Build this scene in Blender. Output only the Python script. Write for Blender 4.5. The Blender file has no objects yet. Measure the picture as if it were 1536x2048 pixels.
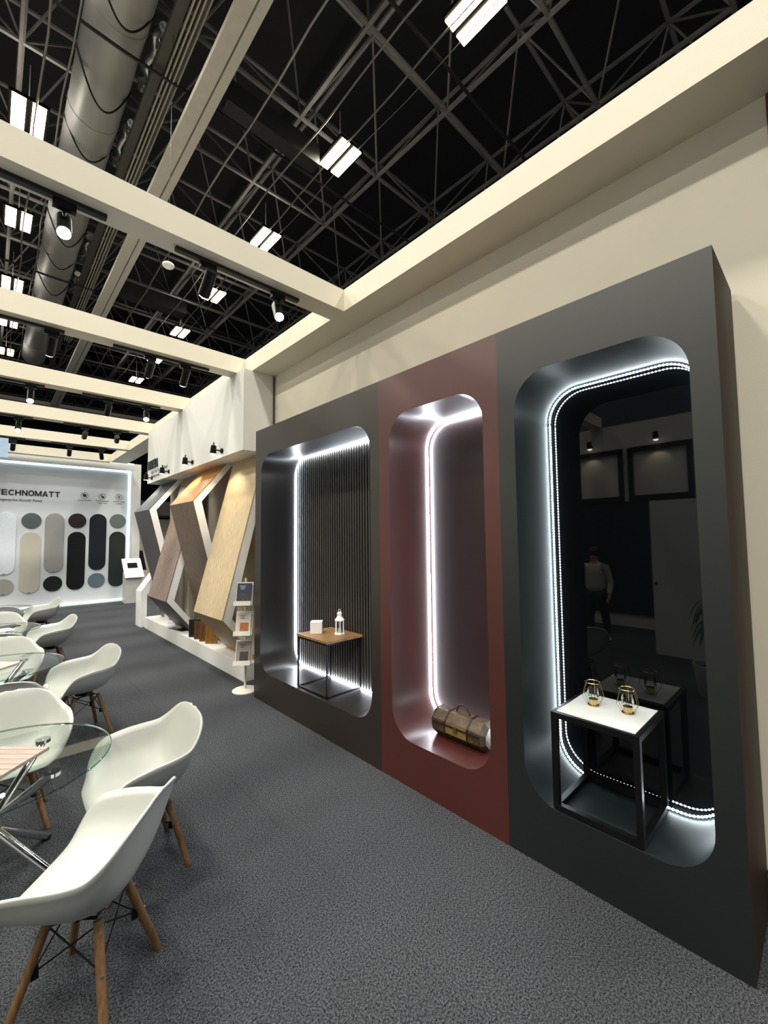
import bpy, bmesh, math, random
from mathutils import Vector, Matrix, Quaternion
random.seed(7)
PI = math.pi
SC = bpy.context.scene
COL = SC.collection

# ------------------------------------------------------------------ camera
cam_d = bpy.data.cameras.new('camera'); cam = bpy.data.objects.new('camera', cam_d); COL.objects.link(cam)
YAW, PITCH, ROLL = 0.755, 0.0605, -0.0108
def cam_axes():
    cy, sy, cp, sp = math.cos(YAW), math.sin(YAW), math.cos(PITCH), math.sin(PITCH)
    f = Vector((sy*cp, cy*cp, sp)); r = Vector((cy, -sy, 0)); u = r.cross(f)
    cr, sr = math.cos(ROLL), math.sin(ROLL)
    return cr*r + sr*u, -sr*r + cr*u, f
_r, _u, _f = cam_axes()
_m = Matrix((_r, _u, -_f)).transposed().to_4x4(); _m.translation = Vector((-2.5684, -5.2142, 2.0323))
cam.matrix_world = _m
cam_d.sensor_fit = 'VERTICAL'; cam_d.sensor_height = 36.0; cam_d.lens = 841.43*36/2048
cam_d.clip_start = 0.05; cam_d.clip_end = 200
SC.camera = cam

# ------------------------------------------------------------------ world, exposure
W = bpy.data.worlds.new('hall_air'); SC.world = W; W.use_nodes = True
W.node_tree.nodes['Background'].inputs[0].default_value = (0.55, 0.6, 0.7, 1)
W.node_tree.nodes['Background'].inputs[1].default_value = 0.22
SC.view_settings.view_transform = 'Standard'; SC.view_settings.look = 'None'
SC.view_settings.exposure = 0.0; SC.view_settings.gamma = 1.0; SC.view_settings.use_curve_mapping = False
SC.cycles.max_bounces = 8; SC.cycles.diffuse_bounces = 6; SC.cycles.glossy_bounces = 4
SC.cycles.transmission_bounces = 6; SC.cycles.transparent_max_bounces = 12
SC.cycles.sample_clamp_indirect = 6.0; SC.cycles.use_denoising = True
SC.cycles.caustics_reflective = False; SC.cycles.caustics_refractive = False

HALL_W = 235.0       # watts of one high-bay lamp
TRACK_W = 55.0       # watts of one track spot
LED_E = 85.0         # radiance of the LED strips

# ------------------------------------------------------------------ materials
MATS = {}
def s2l(c):
    return tuple(((x/255)/12.92 if x/255 <= .04045 else ((x/255+.055)/1.055)**2.4) for x in c)
def mat(name, rgb, rough=.5, metal=0., spec=.5, var=.06, scale=6., bump=0., bscale=200., coat=0., ior=None, stretch=None):
    if name in MATS: return MATS[name]
    m = bpy.data.materials.new(name); m.use_nodes = True; nt = m.node_tree; b = nt.nodes['Principled BSDF']
    c = s2l(rgb)
    tc = nt.nodes.new('ShaderNodeTexCoord'); mp = nt.nodes.new('ShaderNodeMapping')
    nt.links.new(tc.outputs['Object'], mp.inputs[0])
    if stretch: mp.inputs['Scale'].default_value = stretch
    nz = nt.nodes.new('ShaderNodeTexNoise'); nz.inputs['Scale'].default_value = scale; nz.inputs['Detail'].default_value = 6
    nt.links.new(mp.outputs[0], nz.inputs['Vector'])
    rp = nt.nodes.new('ShaderNodeValToRGB')
    rp.color_ramp.elements[0].position = .3; rp.color_ramp.elements[1].position = .7
    rp.color_ramp.elements[0].color = tuple(x*(1-var) for x in c)+(1,)
    rp.color_ramp.elements[1].color = tuple(min(1, x*(1+var)) for x in c)+(1,)
    nt.links.new(nz.outputs['Fac'], rp.inputs[0]); nt.links.new(rp.outputs[0], b.inputs['Base Color'])
    b.inputs['Roughness'].default_value = rough; b.inputs['Metallic'].default_value = metal
    b.inputs['Specular IOR Level'].default_value = spec
    if coat: b.inputs['Coat Weight'].default_value = coat; b.inputs['Coat Roughness'].default_value = .08
    if ior: b.inputs['IOR'].default_value = ior
    if bump:
        n2 = nt.nodes.new('ShaderNodeTexNoise'); n2.inputs['Scale'].default_value = bscale; n2.inputs['Detail'].default_value = 3
        nt.links.new(mp.outputs[0], n2.inputs['Vector'])
        bp = nt.nodes.new('ShaderNodeBump'); bp.inputs['Strength'].default_value = bump; bp.inputs['Distance'].default_value = .01
        nt.links.new(n2.outputs['Fac'], bp.inputs['Height']); nt.links.new(bp.outputs[0], b.inputs['Normal'])
    MATS[name] = m; return m
def glow(name, rgb, e):
    if name in MATS: return MATS[name]
    m = bpy.data.materials.new(name); m.use_nodes = True; nt = m.node_tree; b = nt.nodes['Principled BSDF']
    b.inputs['Base Color'].default_value = (.8, .8, .8, 1)
    b.inputs['Emission Color'].default_value = s2l(rgb)+(1,); b.inputs['Emission Strength'].default_value = e
    MATS[name] = m; return m
def wood(name, a, bcol, rough=.5, stretch=(14, 14, .8), scale=3.):
    if name in MATS: return MATS[name]
    m = bpy.data.materials.new(name); m.use_nodes = True; nt = m.node_tree; b = nt.nodes['Principled BSDF']
    tc = nt.nodes.new('ShaderNodeTexCoord'); mp = nt.nodes.new('ShaderNodeMapping'); mp.inputs['Scale'].default_value = stretch
    nt.links.new(tc.outputs['Object'], mp.inputs[0])
    nz = nt.nodes.new('ShaderNodeTexNoise'); nz.inputs['Scale'].default_value = scale; nz.inputs['Detail'].default_value = 8; nz.inputs['Distortion'].default_value = .25
    nt.links.new(mp.outputs[0], nz.inputs['Vector'])
    rp = nt.nodes.new('ShaderNodeValToRGB'); rp.color_ramp.elements[0].position = .32; rp.color_ramp.elements[1].position = .68
    rp.color_ramp.elements[0].color = s2l(a)+(1,); rp.color_ramp.elements[1].color = s2l(bcol)+(1,)
    nt.links.new(nz.outputs['Fac'], rp.inputs[0]); nt.links.new(rp.outputs[0], b.inputs['Base Color'])
    b.inputs['Roughness'].default_value = rough
    bp = nt.nodes.new('ShaderNodeBump'); bp.inputs['Strength'].default_value = .15; bp.inputs['Distance'].default_value = .004
    nt.links.new(nz.outputs['Fac'], bp.inputs['Height']); nt.links.new(bp.outputs[0], b.inputs['Normal'])
    MATS[name] = m; return m
def thin_glass(name, tint, ior=1.5, extra=0.0):
    if name in MATS: return MATS[name]
    m = bpy.data.materials.new(name); m.use_nodes = True; nt = m.node_tree
    for n in list(nt.nodes):
        if n.type == 'BSDF_PRINCIPLED': nt.nodes.remove(n)
    out = [n for n in nt.nodes if n.type == 'OUTPUT_MATERIAL'][0]
    tr = nt.nodes.new('ShaderNodeBsdfTransparent'); tr.inputs[0].default_value = tint+(1,)
    gl = nt.nodes.new('ShaderNodeBsdfGlossy'); gl.inputs['Roughness'].default_value = .01
    fr = nt.nodes.new('ShaderNodeFresnel'); fr.inputs['IOR'].default_value = ior
    mx = nt.nodes.new('ShaderNodeMixShader')
    nt.links.new(fr.outputs[0], mx.inputs[0]); nt.links.new(tr.outputs[0], mx.inputs[1]); nt.links.new(gl.outputs[0], mx.inputs[2])
    nt.links.new(mx.outputs[0], out.inputs[0])
    MATS[name] = m; return m
def carpet():
    m = bpy.data.materials.new('carpet'); m.use_nodes = True; nt = m.node_tree; b = nt.nodes['Principled BSDF']
    tc = nt.nodes.new('ShaderNodeTexCoord')
    n1 = nt.nodes.new('ShaderNodeTexNoise'); n1.inputs['Scale'].default_value = 105; n1.inputs['Detail'].default_value = 8; n1.inputs['Roughness'].default_value = .8
    n2 = nt.nodes.new('ShaderNodeTexNoise'); n2.inputs['Scale'].default_value = 1.2; n2.inputs['Detail'].default_value = 5
    for n in (n1, n2): nt.links.new(tc.outputs['Object'], n.inputs['Vector'])
    r1 = nt.nodes.new('ShaderNodeValToRGB'); e = r1.color_ramp.elements
    e[0].position = .42; e[0].color = s2l((16, 18, 22))+(1,); e[1].position = .60; e[1].color = s2l((104, 108, 114))+(1,)
    nt.links.new(n1.outputs['Fac'], r1.inputs[0])
    mx = nt.nodes.new('ShaderNodeMix'); mx.data_type = 'RGBA'; mx.blend_type = 'MULTIPLY'; mx.inputs[0].default_value = .35
    nt.links.new(r1.outputs[0], mx.inputs[6]); nt.links.new(n2.outputs['Fac'], mx.inputs[7])
    bk = nt.nodes.new('ShaderNodeTexBrick'); bk.inputs['Scale'].default_value = 1.0
    bk.inputs['Color1'].default_value = (1, 1, 1, 1); bk.inputs['Color2'].default_value = (.93, .93, .93, 1); bk.inputs['Mortar'].default_value = (.8, .8, .8, 1)
    bk.inputs['Mortar Size'].default_value = .004; bk.inputs['Brick Width'].default_value = 2.0; bk.inputs['Row Height'].default_value = 2.0; bk.offset = 0
    nt.links.new(tc.outputs['Object'], bk.inputs['Vector'])
    m2 = nt.nodes.new('ShaderNodeMix'); m2.data_type = 'RGBA'; m2.blend_type = 'MULTIPLY'; m2.inputs[0].default_value = 1
    nt.links.new(mx.outputs[2], m2.inputs[6]); nt.links.new(bk.outputs['Color'], m2.inputs[7])
    nt.links.new(m2.outputs[2], b.inputs['Base Color']); b.inputs['Roughness'].default_value = .95; b.inputs['Specular IOR Level'].default_value = .15
    bp = nt.nodes.new('ShaderNodeBump'); bp.inputs['Strength'].default_value = .6; bp.inputs['Distance'].default_value = .006
    bp.inputs['Strength'].default_value = .25; nt.links.new(n1.outputs['Fac'], bp.inputs['Height']); nt.links.new(bp.outputs[0], b.inputs['Normal'])
    return m

M_white = lambda: mat('white_board', (220, 221, 217), .55, var=.02, scale=2.5, bump=.04, bscale=120)
M_cream = lambda: mat('cream_paint', (228, 222, 204), .6, var=.02, scale=2, bump=.05, bscale=150)
M_lac = lambda: mat('white_lacquer', (238, 238, 236), .35, var=.01)
M_black = lambda: mat('black_paint', (18, 18, 19), .45, var=.1)
M_bmetal = lambda: mat('black_metal', (20, 20, 21), .35, metal=.6, var=.1)
M_chrome = lambda: mat('chrome', (225, 226, 228), .06, metal=1., var=.02)
M_steel = lambda: mat('hall_steel', (120, 118, 112), .6, metal=.2, var=.15, scale=4)
M_alu = lambda: mat('track_silver', (168, 170, 170), .35, metal=.5, var=.03)
M_led = lambda: glow('led_white', (236, 246, 255), LED_E)
M_led3 = lambda: glow('led_beads', (236, 248, 255), LED_E*.42)

# ------------------------------------------------------------------ mesh building
def tag(o, label=None, cat=None, group=None, kind=None):
    if label: o['label'] = label
    if cat: o['category'] = cat
    if group: o['group'] = group
    if kind: o['kind'] = kind
    return o
def thing(name, label, cat, loc=(0, 0, 0), group=None, rz=0.):
    o = bpy.data.objects.new(name, None); COL.objects.link(o); o.location = loc; o.rotation_euler = (0, 0, rz)
    o.empty_display_size = .1
    return tag(o, label, cat, group)
def root_loc(p):
    v = Vector((0, 0, 0))
    while p is not None: v += p.location; p = p.parent
    return v
class MB:
    def __init__(s): s.bm = bmesh.new(); s.mi = 0
    def _f(s, vs):
        try:
            f = s.bm.faces.new(vs); f.material_index = s.mi; return f
        except ValueError: return None
    def poly(s, pts): return s._f([s.bm.verts.new(p) for p in pts])
    def box(s, a, b):
        x0, y0, z0 = [min(a[i], b[i]) for i in range(3)]; x1, y1, z1 = [max(a[i], b[i]) for i in range(3)]
        v = [s.bm.verts.new(p) for p in ((x0,y0,z0),(x1,y0,z0),(x1,y1,z0),(x0,y1,z0),(x0,y0,z1),(x1,y0,z1),(x1,y1,z1),(x0,y1,z1))]
        for q in ((0,3,2,1),(4,5,6,7),(0,1,5,4),(1,2,6,5),(2,3,7,6),(3,0,4,7)): s._f([v[i] for i in q])
        return s
    def obox(s, c, ax, ay, az, hx, hy, hz):
        c, ax, ay, az = Vector(c), Vector(ax).normalized(), Vector(ay).normalized(), Vector(az).normalized()
        v = [s.bm.verts.new(c+ax*i*hx+ay*j*hy+az*k*hz) for i, j, k in ((-1,-1,-1),(1,-1,-1),(1,1,-1),(-1,1,-1),(-1,-1,1),(1,-1,1),(1,1,1),(-1,1,1))]
        for q in ((0,3,2,1),(4,5,6,7),(0,1,5,4),(1,2,6,5),(2,3,7,6),(3,0,4,7)): s._f([v[i] for i in q])
        return s
    def cyl(s, p0, p1, r0, r1=None, n=12, cap=True):
        p0, p1 = Vector(p0), Vector(p1); r1 = r0 if r1 is None else r1
        d = (p1-p0).normalized(); a = d.orthogonal().normalized(); b = d.cross(a)
        A = [s.bm.verts.new(p0+(a*math.cos(2*PI*i/n)+b*math.sin(2*PI*i/n))*r0) for i in range(n)]
        B = [s.bm.verts.new(p1+(a*math.cos(2*PI*i/n)+b*math.sin(2*PI*i/n))*r1) for i in range(n)]
        for i in range(n): s._f((A[i], A[(i+1)%n], B[(i+1)%n], B[i]))
        if cap: s._f(A[::-1]); s._f(B)
        return s
    def tube(s, pts, r, n=8, closed=False):
        pts = [Vector(p) for p in pts]; N = len(pts); rings = []
        a = None
        for i in range(N):
            if closed: d = (pts[(i+1)%N]-pts[i-1]).normalized()
            else: d = (pts[min(i+1, N-1)]-pts[max(i-1, 0)]).normalized()
            if a is None: a = d.orthogonal().normalized()
            a = (a-d*a.dot(d)).normalized(); b = d.cross(a)
            rings.append([s.bm.verts.new(pts[i]+(a*math.cos(2*PI*k/n)+b*math.sin(2*PI*k/n))*r) for k in range(n)])
        for i in range(N if closed else N-1):
            A, B = rings[i], rings[(i+1)%N]
            for k in range(n): s._f((A[k], A[(k+1)%n], B[(k+1)%n], B[k]))
        if not closed: s._f(rings[0][::-1]); s._f(rings[-1])
        return s
    def lathe(s, prof, c=(0, 0, 0), n=32, capped=True):
        c = Vector(c); rings = []
        for r, z in prof:
            rings.append([s.bm.verts.new(c+Vector((max(r, 1e-4)*math.cos(2*PI*k/n), max(r, 1e-4)*math.sin(2*PI*k/n), z))) for k in range(n)])
        for A, B in zip(rings, rings[1:]):
            for k in range(n): s._f((A[k], A[(k+1)%n], B[(k+1)%n], B[k]))
        if capped: s._f(rings[0][::-1]); s._f(rings[-1])
        return s
    def prism(s, pts, d):
        d = Vector(d); A = [s.bm.verts.new(p) for p in pts]; B = [s.bm.verts.new(Vector(p)+d) for p in pts]
        s._f(A[::-1]); s._f(B); n = len(pts)
        for i in range(n): s._f((A[i], A[(i+1)%n], B[(i+1)%n], B[i]))
        return s
    def sphere(s, c, r, u=12, v=8, sz=1.):
        mtx = Matrix.Translation(c) @ Matrix.Diagonal((1, 1, sz, 1))
        g = bmesh.ops.create_uvsphere(s.bm, u_segments=u, v_segments=v, radius=r, matrix=mtx)
        for f in {f for vv in g['verts'] for f in vv.link_faces}: f.material_index = s.mi
        return s
    def build(s, name, m, parent=None, smooth=False, bevel=0., seg=2):
        bmesh.ops.recalc_face_normals(s.bm, faces=s.bm.faces)
        me = bpy.data.meshes.new(name); ms = m if isinstance(m, (list, tuple)) else [m]
        for x in ms: me.materials.append(x)
        vs = [v.co for v in s.bm.verts]
        if parent is None:
            lo = Vector([min(v[i] for v in vs) for i in range(3)]); hi = Vector([max(v[i] for v in vs) for i in range(3)])
            o0 = Vector(((lo.x+hi.x)/2, (lo.y+hi.y)/2, lo.z))
        else: o0 = root_loc(parent)
        for v in s.bm.verts: v.co -= o0
        s.bm.to_mesh(me); s.bm.free()
        if smooth:
            for p in me.polygons: p.use_smooth = True
            try: me.set_sharp_from_angle(angle=math.radians(38))
            except Exception: pass
        o = bpy.data.objects.new(name, me); COL.objects.link(o)
        if parent is None: o.location = o0
        else: o.parent = parent
        if bevel:
            b = o.modifiers.new('bevel', 'BEVEL'); b.width = bevel; b.segments = seg; b.limit_method = 'ANGLE'
        return o
def structure(o): o['kind'] = 'structure'; return o
def box(name, a, b, m, parent=None, bevel=0.): return MB().box(a, b).build(name, m, parent, bevel=bevel)
def clone(root, loc, rz=0., label=None, name=None):
    def cp(o, par):
        c = o.copy(); COL.objects.link(c)
        if par is not None: c.parent = par
        for ch in list(o.children): cp(ch, c)
        return c
    r = cp(root, None); r.location = loc; r.rotation_euler = (0, 0, rz)
    if label: r['label'] = label
    return r
def text_mesh(name, body, size, m, parent, origin, xdir, up, sx=1., bold=0., ext=.004, align='LEFT', space=1., thick=0.):
    cu = bpy.data.curves.new(name, 'FONT'); cu.body = body; cu.size = size; cu.extrude = ext; cu.offset = bold; cu.align_x = align
    cu.resolution_u = 3; cu.space_character = space; cu.offset = bold+thick
    t = bpy.data.objects.new(name, cu); COL.objects.link(t)
    dg = bpy.context.evaluated_depsgraph_get(); me = bpy.data.meshes.new_from_object(t.evaluated_get(dg))
    bpy.data.objects.remove(t); bpy.data.curves.remove(cu)
    x, u = Vector(xdir).normalized(), Vector(up).normalized(); n = x.cross(u)
    M = Matrix((x*sx, u, n)).transposed().to_4x4(); M.translation = Vector(origin)-root_loc(parent)
    me.transform(M); me.materials.clear(); me.materials.append(m); me.name = name
    o = bpy.data.objects.new(name, me); COL.objects.link(o); o.parent = parent
    return o
def bold_letters(name, word, h, wd, gap, m, parent, origin, xdir, up, t=.2, depth=.008):
    x, u = Vector(xdir).normalized(), Vector(up).normalized(); n = x.cross(u); o = Vector(origin); b = MB(); e = t/2; A = 1-e
    def arc(cx, cy, rx, ry, a0, a1, k=14): return [(cx+rx*math.cos(math.radians(a0+(a1-a0)*i/k)), cy+ry*math.sin(math.radians(a0+(a1-a0)*i/k))) for i in range(k+1)]
    F = {'T': [[(0, A), (1, A)], [(.5, 0), (.5, 1)]], 'E': [[(e, 0), (e, 1)], [(0, A), (1, A)], [(0, .5), (.95, .5)], [(0, e), (1, e)]],
         'C': [arc(.52, .5, .44, .42, 40, 320)], 'H': [[(e, 0), (e, 1)], [(A, 0), (A, 1)], [(0, .5), (1, .5)]], 'N': [[(e, 0), (e, 1)], [(A, 0), (A, 1)], [(e, .93), (A, .07)]],
         'O': [arc(.5, .5, .44, .42, 0, 360, 24)], 'M': [[(.07, 0), (.07, 1)], [(.93, 0), (.93, 1)], [(.1, .94), (.5, .08)], [(.9, .94), (.5, .08)]],
         'A': [[(.06, 0), (.5, .97)], [(.94, 0), (.5, .97)], [(.22, .28), (.78, .28)]], 'D': [[(e, 0), (e, 1)], [(0, A), (.55, A)], [(0, e), (.55, e)], arc(.5, .5, .42, .42, -90, 90)],
         'R': [[(e, 0), (e, 1)], [(0, A), (.6, A)], [(0, .45), (.6, .45)], arc(.6, .68, .3, .235, -90, 90, 8), [(.5, .45), (.92, .02)]]}
    px_ = 0.
    for ch in word:
        w_ = wd*(1.22 if ch == 'M' else 1.)
        for st in F[ch]:
            for p, q in zip(st, st[1:]):
                P, Q = o+x*(px_+p[0]*w_)+u*p[1]*h, o+x*(px_+q[0]*w_)+u*q[1]*h; d = Q-P; L_ = d.length; d.normalize(); sd_ = n.cross(d)
                hv = abs(d.dot(u)); tt = t*h*(.55+.0*hv)
                b.obox((P+Q)/2, d, sd_, n, L_/2+(.012*h if len(st) > 2 else 0), tt*.92, depth)
        px_ += w_+gap
    return b.build(name, m, parent)
def rrect(y0, y1, z0, z1, r, n=10):
    pts = []
    for cy, cz, a0 in ((y1-r, z1-r, 0), (y0+r, z1-r, 90), (y0+r, z0+r, 180), (y1-r, z0+r, 270)):
        for k in range(n+1):
            a = math.radians(a0+90*k/n); pts.append((cy+r*math.cos(a), cz+r*math.sin(a)))
    return pts

# ------------------------------------------------------------------ lamps
def spot(name, loc, target, watts, rgb, angle, blend=.6, size=.04):
    l = bpy.data.lights.new(name, 'SPOT'); l.energy = watts; l.color = s2l(rgb); l.spot_size = math.radians(angle); l.spot_blend = blend; l.shadow_soft_size = size
    o = bpy.data.objects.new(name, l); COL.objects.link(o); o.location = loc
    o.rotation_euler = (Vector(target)-Vector(loc)).to_track_quat('-Z', 'Y').to_euler()
    return o
def area(name, loc, sx, sy, watts, rgb, spread=150):
    l = bpy.data.lights.new(name, 'AREA'); l.shape = 'RECTANGLE'; l.size = sx; l.size_y = sy; l.energy = watts; l.color = s2l(rgb); l.spread = math.radians(spread)
    o = bpy.data.objects.new(name, l); COL.objects.link(o); o.location = loc
    return o

# ------------------------------------------------------------------ setting
ZB, ZT, XB, XW = 4.546, 4.792, .2295, .5796
structure(MB().box((-24, -24, -.2), (30, 46, 0)).build('floor', carpet()))
structure(MB().box((-24, -24, 16.6), (30, 46, 16.8)).build('ceiling', mat('roof_deck', (13, 13, 15), .8, var=.3, scale=3)))
M_hw = mat('hall_wall_paint', (26, 27, 30), .8, var=.15, scale=1)
structure(box('wall_north', (-24, 45.7, 0), (30, 46, 16.6), M_hw))
structure(box('wall_right', (XW+.021, -5.08, 0), (XW+.12, 5.65, ZB), M_cream()))
structure(box('trim_1', (XW+.005, -5.6, 0), (XW+.12, -5.082, 4.54), mat('rust_red', (104, 52, 38), .6)))
structure(box('baseboard_right', (XW+.003, -5.08, 0), (XW+.021, -4.879, .2), M_black()))

# longitudinal overhead beam and cross beams
box('overhead_beam', (XB, -9.0, ZB), (XW+.12, 10.6, ZT), M_cream())
tag(bpy.data.objects['overhead_beam'], 'long cream overhead beam running along the top of the right wall', 'beam')
ords = ['nearest', 'second', 'third', 'fourth', 'fifth', 'sixth']
BY = [-1.625, .835, 3.255, 5.70, 8.10, 10.5]
for i, y in enumerate(BY):
    o = box('cross_beam', (-6.8, y, ZB), (XB, y+.25, ZT), M_cream())
    tag(o, f'{ords[i]} cream cross beam overhead, counted from the viewer' if i else 'nearest and widest cream cross beam overhead, with two light tracks beneath', 'beam', 'cream cross beams over the stand')

# far display wall with lit portal
FY = 11.4
fw = thing('sample_wall', 'pale grey feature wall at the far end with dark lettering and a lit border', 'wall display', (-2.6, FY, 0))
M_fw = mat('pale_grey_board', (204, 208, 212), .5, var=.015, scale=1.5)
box('back_board', (-6.6, FY, 0), (1.02, FY+.08, 4.42), M_fw, fw)
box('side_jamb', (.97, 10.95, 0), (1.2, FY+.08, 4.62), M_white(), fw)
box('top_canopy', (-6.6, 10.95, 4.42), (.97, FY+.08, 4.62), M_white(), fw)
box('lit_skirting', (-6.6, FY-.16, 0), (.97, FY, .09), mat('skirting_white', (240, 244, 244), .4), fw)
M_led2 = glow('led_portal', (226, 246, 255), 5.)
lb = MB(); lb.box((-6.5, FY-.03, 4.385), (.95, FY-.004, 4.419)); lb.box((.93, FY-.03, .12), (.968, FY-.004, 4.385)); lb.box((-6.5, 10.94, 4.60), (.97, 10.949, 4.625))
lb.box((-6.5, FY-.175, .05), (.95, FY-.161, .085))
lb.build('led_strip', M_led2, fw)
M_ink = mat('ink_black', (20, 20, 24), .5)
yt = FY-.006
bold_letters('title_lettering', 'TECHNOMATT', .168, .125, .026, M_ink, fw, (-2.47, yt, 3.405), (1, 0, 0), (0, 0, 1))
text_mesh('subtitle_lettering', 'Anti Fingerprint Acrylic Panel', .105, mat('ink_grey', (60, 62, 68), .5), fw, (-2.62, yt, 3.235), (1, 0, 0), (0, 0, 1), sx=.98, ext=.003, thick=.0012)
for cx, kind, cap in ((-.32, 0, ('Resistente a huellas',)), (.17, 1, ('Superficie agradable', 'y suave al tacto')), (.65, 2, ('Resistente al agua', 'y manchas'))):
    b = MB(); b.tube([(cx+.095*math.cos(a*PI/12), yt, 3.5+.095*math.sin(a*PI/12)) for a in range(24)], .005, 6, True)
    if kind == 0:
        b.cyl((cx, yt+.004, 3.505), (cx, yt-.002, 3.505), .052, n=16); b.tube([(cx-.06, yt-.004, 3.565), (cx+.07, yt-.004, 3.44)], .006, 6)
    elif kind == 1:
        b.tube([(cx-.03, yt, 3.555), (cx-.015, yt, 3.47)], .014, 6); b.cyl((cx+.022, yt+.003, 3.475), (cx+.022, yt-.003, 3.475), .034, n=12)
    else:
        b.tube([(cx-.005+.03*math.cos(a*PI/6), yt, 3.49+.03*math.sin(a*PI/6)) for a in range(12)], .007, 6, True); b.tube([(cx-.03, yt, 3.51), (cx, yt, 3.55), (cx+.02, yt, 3.52)], .006, 6)
    b.build('icon', M_ink, fw)
    for k, c in enumerate(cap): text_mesh('caption', c, .05, M_ink, fw, (cx, yt, 3.335-.07*k), (1, 0, 0), (0, 0, 1), sx=.9, ext=.002, align='CENTER')

# sample panels on the far wall
def pill(name, cx, z0, z1, rgb, label, speckle=False):
    r = .235; n = 20
    t = thing(name, label, 'sample panel', (cx, FY, z0), 'acrylic samples on the far wall')
    pts = []
    for k in range(n+1): a = PI*k/n; pts.append((cx+r*math.cos(a), z1-r+r*math.sin(a)))
    for k in range(n+1): a = PI+PI*k/n; pts.append((cx+r*math.cos(a), z0+r+r*math.sin(a)))
    if abs(z1-z0-2*r) < 1e-3: pts = [(cx+r*math.cos(2*PI*k/40), z0+r+r*math.sin(2*PI*k/40)) for k in range(40)]
    b = MB(); b.prism([(x, FY-.03, z) for x, z in pts], (0, .026, 0))
    b.build('panel_face', mat('acrylic_%d_%d_%d' % rgb, rgb if speckle else tuple(int(v*(.9 if sum(rgb) > 240 else .7)) for v in rgb), .55, spec=.25, var=.12 if speckle else .03, scale=60 if speckle else 3), t, bevel=.004)
    MB().box((cx-.03, FY-.036, z0+.012), (cx+.03, FY-.0305, z0+.032)).build('name_tab', mat('tab_grey', (70, 70, 72), .5), t)
cols = [-2.2, -1.62, -1.06, -.49, .07, .63]
pill('pill_sample', cols[0], 1.06, 2.9, (214, 222, 230), 'very pale speckled tall rounded sample at the left edge of the wall', True)
pill('pill_sample', cols[1], .47, 2.31, (206, 202, 186), 'ivory tall rounded sample hung low on the far wall')
pill('pill_sample', cols[2], 1.06, 2.9, (166, 164, 160), 'light grey tall rounded sample hung high on the far wall')
pill('pill_sample', cols[3], .48, 2.32, (14, 14, 18), 'black tall rounded sample hung low on the far wall')
pill('pill_sample', cols[4], 1.07, 2.91, (28, 34, 46), 'navy tall rounded sample hung high on the far wall')
pill('pill_sample', cols[5], .49, 2.33, (52, 60, 56), 'dark green-grey tall rounded sample nearest the lit jamb')
pill('disc_sample', cols[0], .47, .94, (172, 168, 164), 'pale grey round sample low at the left edge of the wall')
pill('disc_sample', cols[1], 2.42, 2.89, (92, 102, 104), 'slate grey round sample above the ivory pill')
pill('disc_sample', cols[2], .48, .95, (38, 38, 44), 'charcoal round sample below the light grey pill')
pill('disc_sample', cols[3], 2.44, 2.91, (60, 42, 42), 'dark maroon round sample above the black pill')
pill('disc_sample', cols[4], .5, .97, (104, 120, 136), 'blue-grey round sample below the navy pill')
pill('disc_sample', cols[5], 2.45, 2.92, (112, 120, 116), 'sage grey round sample above the dark green-grey pill')

# ------------------------------------------------------------------ hall roof
LZ = 11.36
def lamp_fixture(x, y, label, lit=True):
    t = thing('high_bay_lamp', label, 'ceiling lamp', (x, y, LZ), 'twin high bay lamps under the hall roof')
    box('lamp_housing', (x-.34, y-.48, LZ+.03), (x+.34, y+.48, LZ+.1), M_bmetal(), t)
    for sx in (-1, 1): box('light_panel', (x+sx*.17-.115, y-.46, LZ), (x+sx*.17+.115, y+.46, LZ+.03), glow('high_bay_glow', (255, 238, 190), 16.), t)
    MB().cyl((x, y, LZ+.1), (x, y, 12.6), .012, n=6).build('hanger_rod', M_steel(), t)
    area('lamp_light', (x, y, LZ-.02), .6, .9, HALL_W, (255, 249, 236))
    u = area('added_upfill', (x, y, LZ+.12), .6, .9, HALL_W*.1, (255, 249, 236), 180); u.rotation_euler = (PI, 0, 0)  # upward fill added above the housing to brighten trusses and duct
for i, y in enumerate((-9.1, -5.2, -1.34, 2.62, 6.46, 10.58, 14.5, 18.3, 22.2)):
    lamp_fixture(3.45, y, ('twin glowing hall lamp in the right row, ' + ['behind the viewer', 'above the viewer', 'cut by the top edge of the photo', 'centred above the nearest cross beam', 'just above the nearest cross beam', 'between the first and second beams, upper one', 'just above the second cross beam', 'between the second and third beams', 'just above the third cross beam'][i]))
for i, y in enumerate((-9.1, -5.2, -1.34, 2.62, 6.46, 10.54, 14.75, 18.4, 22.2)):
    lamp_fixture(-2.23, y, ('twin glowing hall lamp, left row, ' + ['behind the viewer', 'left of the viewer', 'outside the left edge', 'high outside the left edge', 'left of the big duct above the nearest beam', 'seen below the nearest cross beam', 'lower one between two nearest beams', 'seen below the second cross beam', 'just above the third cross beam'][i]))

for x in (-7.9, -13.5):
    for y in (-9.1, -5.2, -1.34, 2.62, 6.46, 10.54): lamp_fixture(x, y, 'twin glowing hall lamp beyond the left edge of the photo')
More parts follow.
